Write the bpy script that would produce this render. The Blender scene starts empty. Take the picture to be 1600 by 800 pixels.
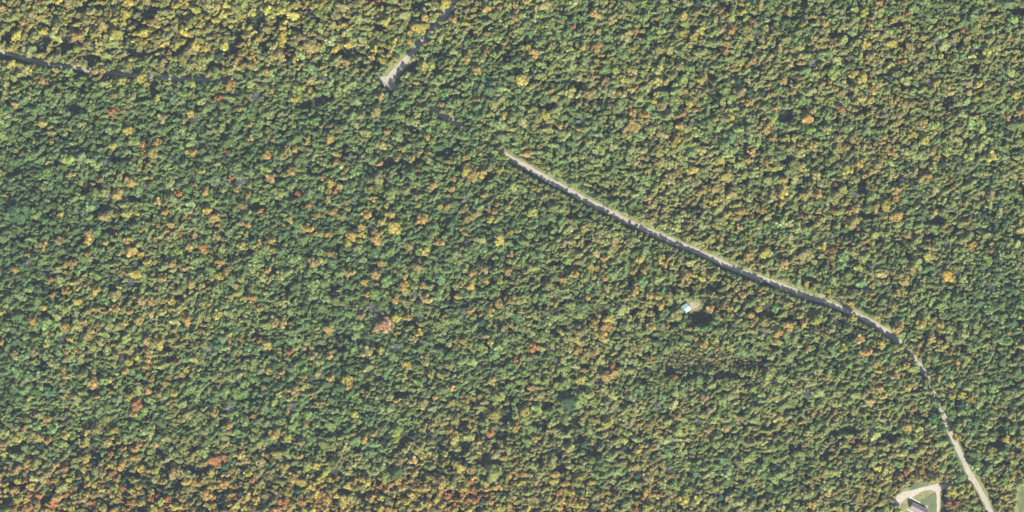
import bpy, bmesh, math, random
import numpy as np
from mathutils import Vector, Matrix

# ------------------------------------------------------------------ camera, sky, sun, exposure
SC = bpy.context.scene
S = 0.6            # metres per photo pixel
HC = 3000.0        # flying height
SUN_ELEV = 42.0
SHADOW = Vector((-0.45, 0.89)).normalized()      # shadows fall to the upper left
EXPOSURE = 1.45

cam_d = bpy.data.cameras.new("camera")
cam = bpy.data.objects.new("camera", cam_d)
SC.collection.objects.link(cam)
cam.location = (0, 0, HC)
cam.rotation_euler = (0, 0, 0)
cam_d.sensor_width = 36.0
cam_d.lens = 36.0 * HC / (1600 * S)
cam_d.clip_start = 10.0
cam_d.clip_end = 20000.0
SC.camera = cam

world = bpy.data.worlds.new("World")
SC.world = world
world.use_nodes = True
wn = world.node_tree.nodes
bg = wn.get("Background") or wn.new("ShaderNodeBackground")
sky = wn.new("ShaderNodeTexSky")
sky.sky_type = 'NISHITA'
sky.sun_disc = False
sky.sun_elevation = math.radians(SUN_ELEV)
sky.sun_rotation = math.atan2(-SHADOW.x, -SHADOW.y)
sky.air_density = 1.0
sky.dust_density = 1.0
world.node_tree.links.new(sky.outputs[0], bg.inputs[0])
bg.inputs[1].default_value = 0.13

sun_d = bpy.data.lights.new("sun", 'SUN')
sun_d.energy = 4.8
sun_d.angle = math.radians(0.53)
sun_d.color = (1.0, 0.955, 0.87)
sun = bpy.data.objects.new("sun", sun_d)
SC.collection.objects.link(sun)
_d = Vector((SHADOW.x, SHADOW.y, -math.tan(math.radians(SUN_ELEV)))).normalized()
sun.rotation_euler = _d.to_track_quat('-Z', 'Y').to_euler()
sun.location = (0, 0, 500)

SC.view_settings.view_transform = 'Standard'
SC.view_settings.look = 'None'
SC.view_settings.gamma = 1.0
SC.view_settings.use_curve_mapping = False
SC.view_settings.exposure = EXPOSURE
SC.render.engine = 'CYCLES'
SC.cycles.max_bounces = 6
SC.cycles.diffuse_bounces = 3
SC.cycles.volume_bounces = 1
SC.cycles.use_denoising = True
SC.cycles.denoiser = 'OPENIMAGEDENOISE'
SC.cycles.denoising_input_passes = 'RGB_ALBEDO_NORMAL'
SC.cycles.denoising_prefilter = 'ACCURATE'

random.seed(7)
RNG = np.random.default_rng(11)
COL = SC.collection

def W(px, py, z=0.0):
    """photo pixel -> world point at height z"""
    k = (HC - z) / HC
    return Vector(((px - 800) * S * k, (400 - py) * S * k, z))

# ------------------------------------------------------------------ materials
def new_mat(name):
    m = bpy.data.materials.new(name)
    m.use_nodes = True
    nt = m.node_tree
    nt.nodes.clear()
    out = nt.nodes.new("ShaderNodeOutputMaterial")
    return m, nt, out

def N(nt, t, **kw):
    n = nt.nodes.new(t)
    for k, v in kw.items():
        setattr(n, k, v)
    return n

def noise_mat(name, stops, scale, rough=0.9, detail=6.0, bump=0.0, scale2=None, amt2=0.35, spec=0.2, metallic=0.0):
    """colour ramp over noise, plus a second finer/coarser noise as brightness variation"""
    m, nt, out = new_mat(name)
    tc = N(nt, "ShaderNodeTexCoord")
    nz = N(nt, "ShaderNodeTexNoise")
    nz.inputs["Scale"].default_value = scale
    nz.inputs["Detail"].default_value = detail
    nz.inputs["Roughness"].default_value = 0.65
    nt.links.new(tc.outputs["Object"], nz.inputs["Vector"])
    rp = N(nt, "ShaderNodeValToRGB")
    els = rp.color_ramp.elements
    while len(els) < len(stops):
        els.new(0.5)
    for e, (p, c) in zip(els, stops):
        e.position = p
        e.color = (*c, 1)
    nt.links.new(nz.outputs["Fac"], rp.inputs[0])
    col = rp.outputs[0]
    if scale2:
        n2 = N(nt, "ShaderNodeTexNoise")
        n2.inputs["Scale"].default_value = scale2
        n2.inputs["Detail"].default_value = 4.0
        nt.links.new(tc.outputs["Object"], n2.inputs["Vector"])
        mr = N(nt, "ShaderNodeMapRange")
        mr.inputs["From Min"].default_value = 0.3
        mr.inputs["From Max"].default_value = 0.7
        mr.inputs["To Min"].default_value = 1 - amt2
        mr.inputs["To Max"].default_value = 1 + amt2
        nt.links.new(n2.outputs["Fac"], mr.inputs["Value"])
        vm = N(nt, "ShaderNodeVectorMath", operation='SCALE')
        nt.links.new(col, vm.inputs[0])
        nt.links.new(mr.outputs[0], vm.inputs["Scale"])
        col = vm.outputs[0]
    b = N(nt, "ShaderNodeBsdfPrincipled")
    b.inputs["Roughness"].default_value = rough
    b.inputs["Specular IOR Level"].default_value = spec
    b.inputs["Metallic"].default_value = metallic
    nt.links.new(col, b.inputs["Base Color"])
    if bump:
        bp = N(nt, "ShaderNodeBump")
        bp.inputs["Strength"].default_value = bump
        nt.links.new(nz.outputs["Fac"], bp.inputs["Height"])
        nt.links.new(bp.outputs[0], b.inputs["Normal"])
    nt.links.new(b.outputs[0], out.inputs[0])
    return m

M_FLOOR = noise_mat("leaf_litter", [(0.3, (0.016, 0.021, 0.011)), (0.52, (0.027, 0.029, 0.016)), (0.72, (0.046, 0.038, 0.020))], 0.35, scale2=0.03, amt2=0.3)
M_GRAVEL = noise_mat("gravel", [(0.3, (0.185, 0.165, 0.125)), (0.55, (0.25, 0.226, 0.178)), (0.75, (0.30, 0.272, 0.22))], 0.9, scale2=0.12, amt2=0.16, bump=0.2)
M_TRACK = noise_mat("worn_gravel", [(0.3, (0.12, 0.11, 0.08)), (0.5, (0.20, 0.185, 0.15)), (0.75, (0.27, 0.25, 0.21))], 0.7, scale2=0.1, amt2=0.25, bump=0.2)
M_SAND = noise_mat("pale_drive_gravel", [(0.3, (0.22, 0.195, 0.145)), (0.55, (0.28, 0.25, 0.195)), (0.75, (0.33, 0.30, 0.24))], 0.6, scale2=0.15, amt2=0.12, bump=0.2)
M_VERGE = noise_mat("verge_grass", [(0.28, (0.055, 0.085, 0.025)), (0.5, (0.13, 0.13, 0.045)), (0.72, (0.22, 0.18, 0.085))], 0.28, scale2=0.06, amt2=0.3)
M_LAWN = noise_mat("lawn_grass", [(0.3, (0.050, 0.070, 0.030)), (0.5, (0.068, 0.086, 0.036)), (0.72, (0.12, 0.11, 0.05))], 0.16, scale2=1.2, amt2=0.2)
M_DRY = noise_mat("dry_grass", [(0.3, (0.085, 0.095, 0.034)), (0.5, (0.135, 0.125, 0.050)), (0.72, (0.19, 0.15, 0.075))], 0.22, scale2=0.9, amt2=0.25)
M_DIRT = noise_mat("bare_dirt", [(0.3, (0.15, 0.13, 0.07)), (0.55, (0.23, 0.185, 0.12)), (0.75, (0.28, 0.225, 0.155))], 0.5, scale2=0.1, amt2=0.2)
M_ROOF = noise_mat("brown_shingle", [(0.3, (0.125, 0.100, 0.095)), (0.6, (0.165, 0.135, 0.13)), (0.8, (0.20, 0.165, 0.155))], 1.6, scale2=0.35, amt2=0.15, rough=0.85)
M_WHITE = noise_mat("white_paint", [(0.3, (0.55, 0.54, 0.52)), (0.7, (0.64, 0.63, 0.61))], 0.8, rough=0.6)
M_CONC = noise_mat("pale_concrete", [(0.3, (0.30, 0.29, 0.27)), (0.7, (0.38, 0.37, 0.35))], 0.7, rough=0.85)
M_AQUA = noise_mat("pale_aqua_metal", [(0.3, (0.19, 0.31, 0.31)), (0.7, (0.26, 0.40, 0.40))], 0.5, rough=0.75, spec=0.15)
M_WOOD = noise_mat("weathered_wood", [(0.3, (0.20, 0.16, 0.12)), (0.7, (0.32, 0.27, 0.21))], 2.0, rough=0.8)
M_GLASS = noise_mat("dark_window_glass", [(0.3, (0.02, 0.025, 0.03)), (0.7, (0.035, 0.04, 0.05))], 0.5, rough=0.08, spec=0.6)
M_BARK = noise_mat("bark", [(0.3, (0.055, 0.045, 0.035)), (0.7, (0.13, 0.11, 0.09))], 1.5, rough=0.95)
M_TWIG = noise_mat("grey_dead_wood", [(0.3, (0.11, 0.108, 0.095)), (0.7, (0.17, 0.165, 0.15))], 0.8, rough=0.95)

def foliage_mat():
    m, nt, out = new_mat("foliage")
    at = N(nt, "ShaderNodeAttribute", attribute_type='INSTANCER', attribute_name="tint")
    geo = N(nt, "ShaderNodeNewGeometry")
    tc = N(nt, "ShaderNodeTexCoord")
    nz = N(nt, "ShaderNodeTexNoise")
    nz.inputs["Scale"].default_value = 0.55
    nz.inputs["Detail"].default_value = 2.0
    nt.links.new(tc.outputs["Object"], nz.inputs["Vector"])
    # leaf-to-leaf value change
    mr = N(nt, "ShaderNodeMapRange")
    mr.inputs["To Min"].default_value = 0.62
    mr.inputs["To Max"].default_value = 1.42
    nt.links.new(geo.outputs["Random Per Island"], mr.inputs["Value"])
    mr2 = N(nt, "ShaderNodeMapRange")
    mr2.inputs["From Min"].default_value = 0.3
    mr2.inputs["From Max"].default_value = 0.7
    mr2.inputs["To Min"].default_value = 0.78
    mr2.inputs["To Max"].default_value = 1.22
    nt.links.new(nz.outputs["Fac"], mr2.inputs["Value"])
    mu = N(nt, "ShaderNodeMath", operation='MULTIPLY')
    nt.links.new(mr.outputs[0], mu.inputs[0])
    nt.links.new(mr2.outputs[0], mu.inputs[1])
    vm = N(nt, "ShaderNodeVectorMath", operation='SCALE')
    nt.links.new(at.outputs["Color"], vm.inputs[0])
    nt.links.new(mu.outputs[0], vm.inputs["Scale"])
    # some leaf clumps turning yellow, some staying green
    hs = N(nt, "ShaderNodeHueSaturation")
    mh = N(nt, "ShaderNodeMapRange")
    mh.inputs["To Min"].default_value = 0.486
    mh.inputs["To Max"].default_value = 0.511
    wv = N(nt, "ShaderNodeMath", operation='FRACT')
    w7 = N(nt, "ShaderNodeMath", operation='MULTIPLY')
    w7.inputs[1].default_value = 17.31
    nt.links.new(geo.outputs["Random Per Island"], w7.inputs[0])
    nt.links.new(w7.outputs[0], wv.inputs[0])
    nt.links.new(wv.outputs[0], mh.inputs["Value"])
    nt.links.new(mh.outputs[0], hs.inputs["Hue"])
    nt.links.new(vm.outputs[0], hs.inputs["Color"])
    df = N(nt, "ShaderNodeBsdfDiffuse")
    tr = N(nt, "ShaderNodeBsdfTranslucent")
    mx = N(nt, "ShaderNodeMixShader")
    mx.inputs[0].default_value = 0.22
    nt.links.new(hs.outputs[0], df.inputs[0])
    nt.links.new(hs.outputs[0], tr.inputs[0])
    nt.links.new(df.outputs[0], mx.inputs[1])
    nt.links.new(tr.outputs[0], mx.inputs[2])
    nt.links.new(mx.outputs[0], out.inputs[0])
    return m
M_LEAF = foliage_mat()

# ------------------------------------------------------------------ small mesh helpers
def mesh_obj(name, verts, faces, mat, parent=None, kind=None):
    me = bpy.data.meshes.new(name)
    me.from_pydata([tuple(v) for v in verts], [], [tuple(f) for f in faces])
    me.update()
    if mat:
        me.materials.append(mat)
    o = bpy.data.objects.new(name, me)
    COL.objects.link(o)
    if parent:
        o.parent = parent
    if kind:
        o["kind"] = kind
    return o

def empty(name, loc, rz=0.0, label=None, cat=None, group=None):
    e = bpy.data.objects.new(name, None)
    e.empty_display_size = 0.5
    COL.objects.link(e)
    e.location = loc
    e.rotation_euler = (0, 0, rz)
    if label: e["label"] = label
    if cat: e["category"] = cat
    if group: e["group"] = group
    return e

def box(name, x0, x1, y0, y1, z0, z1, mat, parent=None):
    v = [(x0, y0, z0), (x1, y0, z0), (x1, y1, z0), (x0, y1, z0), (x0, y0, z1), (x1, y0, z1), (x1, y1, z1), (x0, y1, z1)]
    f = [(3, 2, 1, 0), (4, 5, 6, 7), (0, 1, 5, 4), (1, 2, 6, 5), (2, 3, 7, 6), (3, 0, 4, 7)]
    return mesh_obj(name, v, f, mat, parent)

def smooth_line(pts, step=2.5):
    """Catmull-Rom through world xy points"""
    P = [Vector((p[0], p[1])) for p in pts]
    P = [P[0] * 2 - P[1]] + P + [P[-1] * 2 - P[-2]]
    out = []
    for i in range(1, len(P) - 2):
        n = max(2, int((P[i + 1] - P[i]).length / step))
        for k in range(n):
            t = k / n
            a, b, c, d = P[i - 1], P[i], P[i + 1], P[i + 2]
            out.append(0.5 * ((2 * b) + (c - a) * t + (2 * a - 5 * b + 4 * c - d) * t * t + (3 * b - a - 3 * c + d) * t ** 3))
    out.append(P[-2])
    return out

def ribbon(name, line, wl, wr, z, mat, kind="structure", wob=0.0, crown=0.0, seed=0):
    """strip along a line, wl / wr metres to either side (numbers or functions of 0..1)"""
    rr = random.Random(seed)
    n = len(line)
    vs, fs = [], []
    ol = orr = 0.0
    for i, p in enumerate(line):
        a, b = line[max(0, i - 1)], line[min(n - 1, i + 1)]
        t = (b - a).normalized()
        nrm = Vector((-t.y, t.x))
        u = i / (n - 1)
        ol = ol * 0.7 + rr.uniform(-wob, wob) * 0.6
        orr = orr * 0.7 + rr.uniform(-wob, wob) * 0.6
        l = (wl(u) if callable(wl) else wl) + ol
        r = (wr(u) if callable(wr) else wr) + orr
        q = p + nrm * l
        s_ = p - nrm * r
        c = (q + s_) * 0.5
        vs += [(q.x, q.y, z), (c.x, c.y, z + crown), (s_.x, s_.y, z)]
    for i in range(n - 1):
        a = i * 3
        fs += [(a, a + 1, a + 4, a + 3), (a + 1, a + 2, a + 5, a + 4)]
    o = mesh_obj(name, vs, [f[::-1] for f in fs], mat, None, kind)
    return o

def patch(name, pix, z, mat, kind="structure", wob=0.8, seed=1):
    """flat polygon from photo pixels with a ragged edge"""
    rr = random.Random(seed)
    pts = [W(*p).xy for p in pix]
    line = smooth_line(pts + [pts[0]], 1.6)[:-1]
    bm = bmesh.new()
    vs = [bm.verts.new((p.x + rr.uniform(-wob, wob) * 0.6, p.y + rr.uniform(-wob, wob) * 0.6, z)) for p in line]
    f = bm.faces.new(vs)
    f.normal_update()
    if f.normal.z < 0:
        f.normal_flip()
    bmesh.ops.triangulate(bm, faces=bm.faces[:])
    me = bpy.data.meshes.new(name)
    bm.to_mesh(me)
    bm.free()
    me.materials.append(mat)
    o = bpy.data.objects.new(name, me)
    COL.objects.link(o)
    o["kind"] = kind
    return o

# ------------------------------------------------------------------ ground, roads, clearings
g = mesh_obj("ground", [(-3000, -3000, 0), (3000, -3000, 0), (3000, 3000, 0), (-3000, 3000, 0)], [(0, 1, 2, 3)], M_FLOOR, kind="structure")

PX_MAIN = [(602, 127.5), (616, 137), (634, 148), (660, 163), (679, 173), (700, 186), (718, 195), (750, 215), (775, 231), (787, 239.5), (810, 253.5), (835, 268), (860, 282.5),
           (892, 299), (910, 310), (950, 329), (972, 342), (1017, 362), (1060, 380.5), (1105, 399), (1142, 417), (1182, 432.5), (1202, 439),
           (1250, 457.5), (1290, 471), (1317, 483), (1340, 492), (1370, 508), (1390, 522), (1407, 534.5), (1418, 545), (1433, 566), (1444, 581),
           (1455, 597), (1462, 617), (1470, 640), (1478, 657), (1484, 675), (1493, 693), (1504, 716), (1512, 734), (1523, 752), (1532, 768), (1541, 785), (1548, 800), (1575, 850), (1610, 910)]
PX_NORTH = [(602, 127.5), (610, 120), (618, 111), (638, 90), (660, 66), (680, 44), (698, 18), (710, 0), (740, -45), (775, -100)]
PX_WEST = [(-120, 45), (-60, 62), (-20, 73), (3, 81), (25, 87.5), (40, 92), (60, 98), (82, 102), (107, 105), (140, 110), (175, 115), (217, 118.5), (257, 122), (292, 124),
           (322, 125), (350, 125), (400, 121), (450, 120), (505, 124), (560, 127), (602, 127.5)]
L_MAIN = smooth_line([W(*p).xy for p in PX_MAIN])
L_NORTH = smooth_line([W(*p).xy for p in PX_NORTH])
L_WEST = smooth_line([W(*p).xy for p in PX_WEST])

ribbon("verge", L_MAIN, lambda u: 5.2 + 1.2 * math.sin(u * 60), lambda u: 3.6 + 0.7 * math.sin(u * 47 + 1), 0.004, M_VERGE, wob=1.2, seed=3)
ribbon("verge", L_NORTH, 7.0, 5.0, 0.005, M_VERGE, wob=1.0, seed=5)
ribbon("verge", L_WEST, 3.4, 2.6, 0.006, M_VERGE, wob=1.0, seed=6)
ribbon("west_road", L_WEST, 1.5, 1.5, 0.010, M_TRACK, wob=0.35, crown=0.05, seed=8)
ribbon("north_road", L_NORTH, 3.0, 3.0, 0.014, M_GRAVEL, wob=0.4, crown=0.05, seed=9)
ribbon("gravel_road", L_MAIN, 2.3, 2.3, 0.018, M_GRAVEL, wob=0.4, crown=0.06, seed=10)

patch("clearing", [(1060, 478), (1066, 470), (1078, 464), (1092, 466), (1099, 473), (1098, 480), (1092, 485), (1086, 487), (1080, 490), (1074, 492), (1066, 490)], 0.004, M_VERGE)
patch("dirt_pad", [(1078, 475), (1082, 471.5), (1088, 471.5), (1094, 475), (1091, 479), (1085, 482), (1080, 483)], 0.012, M_DIRT)
patch("clearing", [(464, 138), (474, 134), (484, 136), (492, 142), (490, 152), (480, 158), (466, 156), (462, 147)], 0.004, M_DRY)
patch("clearing", [(630, 92), (641, 78), (652, 62), (660, 58), (664, 66), (648, 84), (634, 98), (622, 108), (612, 118), (600, 122), (590, 124), (580, 122), (596, 112), (614, 106)], 0.0085, M_DRY)
patch("junction", [(587, 125), (598, 119.5), (607, 120), (614, 128), (621, 138), (613, 141), (600, 134.5)], 0.020, M_GRAVEL, wob=0.4)
patch("clearing", [(1466, 585), (1476, 588), (1474, 600), (1464, 604), (1458, 596)], 0.0095, M_VERGE)
patch("clearing", [(1472, 655), (1482, 650), (1490, 680), (1500, 705), (1512, 740), (1500, 742), (1484, 700), (1474, 680)], 0.0075, M_LAWN)
patch("meadow", [(1608, 735), (1597, 744), (1590, 755), (1584, 776), (1586, 800), (1590, 840), (1620, 870), (1690, 850), (1700, 760), (1650, 735)], 0.006, M_LAWN)
patch("meadow_edge", [(1602, 735), (1590, 742), (1584, 755), (1577, 776), (1580, 800), (1582, 850), (1594, 850), (1592, 800), (1592, 776), (1598, 757), (1612, 742)], 0.010, M_DRY)
# yard round the house
patch("yard", [(1390, 782), (1398, 768), (1412, 760), (1430, 752), (1450, 748), (1468, 750), (1472, 758), (1470, 790), (1470, 850), (1400, 850), (1404, 800), (1402, 788)], 0.004, M_DRY, wob=0.6)
patch("lawn", [(1423, 757.5), (1436, 752), (1452, 750), (1464, 752), (1460, 757), (1446, 761), (1430, 765), (1420, 765)], 0.008, M_LAWN, wob=0.5)
patch("lawn", [(1434, 782), (1448, 776), (1457, 770), (1462, 768), (1463.8, 776), (1463.8, 800), (1463.8, 850), (1430, 850), (1440, 805), (1440, 790)], 0.012, M_LAWN, wob=0.4)
patch("driveway", [(1394, 782), (1400, 775), (1410, 769), (1422, 767), (1433, 763.5), (1444, 760.5), (1455, 758), (1463, 756), (1471, 757), (1478, 756.5), (1488, 752.5), (1498, 749), (1508, 747), (1518, 746),
                   (1522, 752), (1512, 752), (1500, 754), (1490, 758), (1478, 763), (1469, 767), (1468.5, 780), (1468, 800), (1468, 850), (1463.4, 850), (1463.6, 800), (1463.4, 775), (1461, 768), (1456, 765.8), (1450, 765.5), (1440, 768), (1432, 773),
                   (1425, 777.5), (1420, 776.5), (1413, 781), (1408, 787), (1404, 794), (1399, 788)], 0.022, M_SAND, wob=0.25)

# ------------------------------------------------------------------ house
HA = math.atan2(-0.45, 0.89)          # long axis direction in world (down to the right in the photo)
hc = W(1424 + 11.5, 788.5 + 6.8)      # centre of the roof
house = empty("house", hc, HA, "brown shingle gable roofed house beside the looping gravel driveway", "house")
HL, HW, HE, HR = 8.2, 3.3, 3.2, 6.0   # half length, half width of the roof, eave and ridge height
wl_, ww_ = HL - 0.4, HW - 0.45
box("wall", -wl_, wl_, -ww_, -ww_ + 0.2, 0, HE - 0.03, M_WHITE, house)
box("wall", -wl_, wl_, ww_ - 0.2, ww_, 0, HE - 0.03, M_WHITE, house)
for sx in (-1, 1):
    x0, x1 = (sx * wl_ - 0.1 - 0.1 * sx, sx * wl_ + 0.1 - 0.1 * sx)
    yy = ww_ - 0.203
    v = [(x, y, z) for x in (x0, x1) for (y, z) in ((-yy, 0), (yy, 0), (yy, HE - 0.02), (0, HR - 0.25), (-yy, HE - 0.02))]
    f = [(4, 3, 2, 1, 0), (5, 6, 7, 8, 9)] + [(i, (i + 1) % 5, (i + 1) % 5 + 5, i + 5) for i in range(5)]
    mesh_obj("gable_wall", v, f, M_WHITE, house)
for sy in (-1, 1):
    t = 0.14
    v = []
    for x in (-HL, HL):
        v += [(x, sy * 0.004, HR), (x, sy * HW, HE - 0.15), (x, sy * HW, HE - 0.15 + t), (x, sy * 0.004, HR + t)]
    f = [(0, 1, 2, 3), (7, 6, 5, 4), (0, 4, 5, 1), (1, 5, 6, 2), (2, 6, 7, 3), (3, 7, 4, 0)]
    rs = mesh_obj("roof_slope", v, f, M_ROOF, house)
    # courses of shingles as low steps
    nrm = Vector((0, sy * (HR - HE + 0.15), HW)).normalized()
    for k in range(6):
        u0, u1 = (k + 0.02) / 6, (k + 0.98) / 6
        def pt(x, u, h):
            return Vector((x, sy * (0.004 + (HW - 0.004) * u), HR + t + (HE - 0.15 - HR) * u)) + nrm * h
        vv = [pt(-HL + 0.02, u0, 0.004), pt(HL - 0.02, u0, 0.004), pt(HL - 0.02, u1, 0.035), pt(-HL + 0.02, u1, 0.035), pt(-HL + 0.02, u1, 0.0), pt(HL - 0.02, u1, 0.0)]
        mesh_obj("shingle_course", vv, [(0, 1, 2, 3), (3, 2, 5, 4)], M_ROOF, rs)
    mesh_obj("fascia", [(-HL, sy * (HW + 0.003), HE - 0.20), (HL, sy * (HW + 0.003), HE - 0.20), (HL, sy * (HW + 0.003), HE), (-HL, sy * (HW + 0.003), HE),
                        (-HL, sy * (HW + 0.06), HE - 0.20), (HL, sy * (HW + 0.06), HE - 0.20), (HL, sy * (HW + 0.06), HE), (-HL, sy * (HW + 0.06), HE)],
             [(0, 1, 2, 3), (7, 6, 5, 4), (3, 2, 6, 7), (0, 4, 5, 1)], M_WHITE, rs)
box("ridge_cap", -HL, HL, -0.16, 0.16, HR + 0.10, HR + 0.20, M_ROOF, house)
for sy in (-1, 1):
    for x in (-5.6, -2.4, 2.6, 5.6):
        w = box("window", x - 0.55, x + 0.55, sy * ww_ - 0.03, sy * ww_ + 0.05, 0.95, 2.25, M_WHITE, house)
        y = sy * (ww_ + 0.055)
        box("pane", x - 0.45, x + 0.45, min(y, y - 0.01 * sy), max(y, y - 0.01 * sy) + 0.004, 1.05, 2.15, M_GLASS, w)
    dr = box("door", -0.3, 0.65, sy * ww_ - 0.03, sy * ww_ + 0.05, 0.05, 2.1, M_WOOD, house)
    box("handle", 0.48, 0.56, min(sy * (ww_ + 0.05), sy * (ww_ + 0.12)), max(sy * (ww_ + 0.05), sy * (ww_ + 0.12)), 1.0, 1.06, M_GLASS, dr)

# pale concrete walk beyond the house's shadow, a strip behind it, and the entry deck
def walk(name, p0, p1, half, z, mat):
    a, b = W(*p0).xy, W(*p1).xy
    d = (b - a).normalized()
    n_ = Vector((-d.y, d.x)) * half
    q = [a + n_, b + n_, b - n_, a - n_]
    v = [(p.x, p.y, 0.0) for p in q] + [(p.x, p.y, z) for p in q]
    return mesh_obj(name, v, [(0, 1, 5, 4), (1, 2, 6, 5), (2, 3, 7, 6), (3, 0, 4, 7), (7, 6, 5, 4)][::1], mat, None, "structure")
walk("concrete_path", (1420.5, 776.8), (1438.4, 785.8), 0.42, 0.12, M_CONC)
walk("concrete_path", (1416.5, 795.0), (1440, 807.5), 0.45, 0.11, M_CONC)
deck = empty("entry_deck", W(1447.2, 791.8), HA, "small weathered wooden entry deck at the end of the house", "deck")
for k in range(8):
    box("board", -1.6, 1.6, -1.45 + k * 0.36, -1.45 + k * 0.36 + 0.33, 0.5, 0.56, M_WOOD, deck)
box("rim_beam", -1.55, 1.55, -1.4, -1.32, 0.28, 0.496, M_WOOD, deck)
box("rim_beam", -1.55, 1.55, 1.25, 1.33, 0.28, 0.496, M_WOOD, deck)
for sx in (-1.45, 1.35):
    for sy in (-1.3, 1.13):
        box("post", sx, sx + 0.1, sy, sy + 0.1, 0, 0.279, M_WOOD, deck)
box("step", -1.6, -0.2, -2.0, -1.48, 0.0, 0.24, M_CONC, deck)

# ------------------------------------------------------------------ shed in the clearing
SA = math.atan2(6.8, 9.5)
shed = empty("shed", W(1071.7, 481.5), SA, "small shed with pale aqua metal roof beside a dirt pad in the forest", "shed")
SL, SW_, SE_, SR = 3.5, 3.7, 2.5, 3.9
for sy in (-1, 1):
    yy0, yy1 = sorted((sy * (SW_ - 0.35), sy * (SW_ - 0.5)))
    box("wall", -SL + 0.25, SL - 0.25, yy0, yy1, 0, SE_ - 0.03, M_WOOD, shed)
for sx in (-1, 1):
    x0, x1 = sorted((sx * (SL - 0.25), sx * (SL - 0.4)))
    yy = SW_ - 0.503
    v = [(x, y, z) for x in (x0, x1) for (y, z) in ((-yy, 0), (yy, 0), (yy, SE_ - 0.02), (0, SR - 0.2), (-yy, SE_ - 0.02))]
    f = [(4, 3, 2, 1, 0), (5, 6, 7, 8, 9)] + [(i, (i + 1) % 5, (i + 1) % 5 + 5, i + 5) for i in range(5)]
    mesh_obj("gable_wall", v, f, M_WOOD, shed)
for sy in (-1, 1):
    t = 0.06
    v = []
    for x in (-SL, SL):
        v += [(x, sy * 0.004, SR), (x, sy * SW_, SE_ - 0.2), (x, sy * SW_, SE_ - 0.2 + t), (x, sy * 0.004, SR + t)]
    f = [(0, 1, 2, 3), (7, 6, 5, 4), (0, 4, 5, 1), (1, 5, 6, 2), (2, 6, 7, 3), (3, 7, 4, 0)]
    rs = mesh_obj("roof_slope", v, f, M_AQUA, shed)
    for k in range(8):
        x = -SL + 0.15 + k * (2 * SL - 0.3) / 7
        a = [(x - 0.03, sy * 0.01, SR + t), (x + 0.03, sy * 0.01, SR + t), (x + 0.03, sy * SW_, SE_ - 0.2 + t), (x - 0.03, sy * SW_, SE_ - 0.2 + t)]
        b = [(q[0], q[1], q[2] + 0.05) for q in a]
        mesh_obj("seam", a + b, [(4, 5, 6, 7), (0, 1, 5, 4), (1, 2, 6, 5), (2, 3, 7, 6), (3, 0, 4, 7)], M_AQUA, rs)
box("ridge_cap", -SL, SL, -0.12, 0.12, SR + 0.03, SR + 0.12, M_AQUA, shed)
box("door", SL - 0.25, SL - 0.2, -0.5, 0.5, 0.02, 2.0, M_WHITE, shed)

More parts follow.
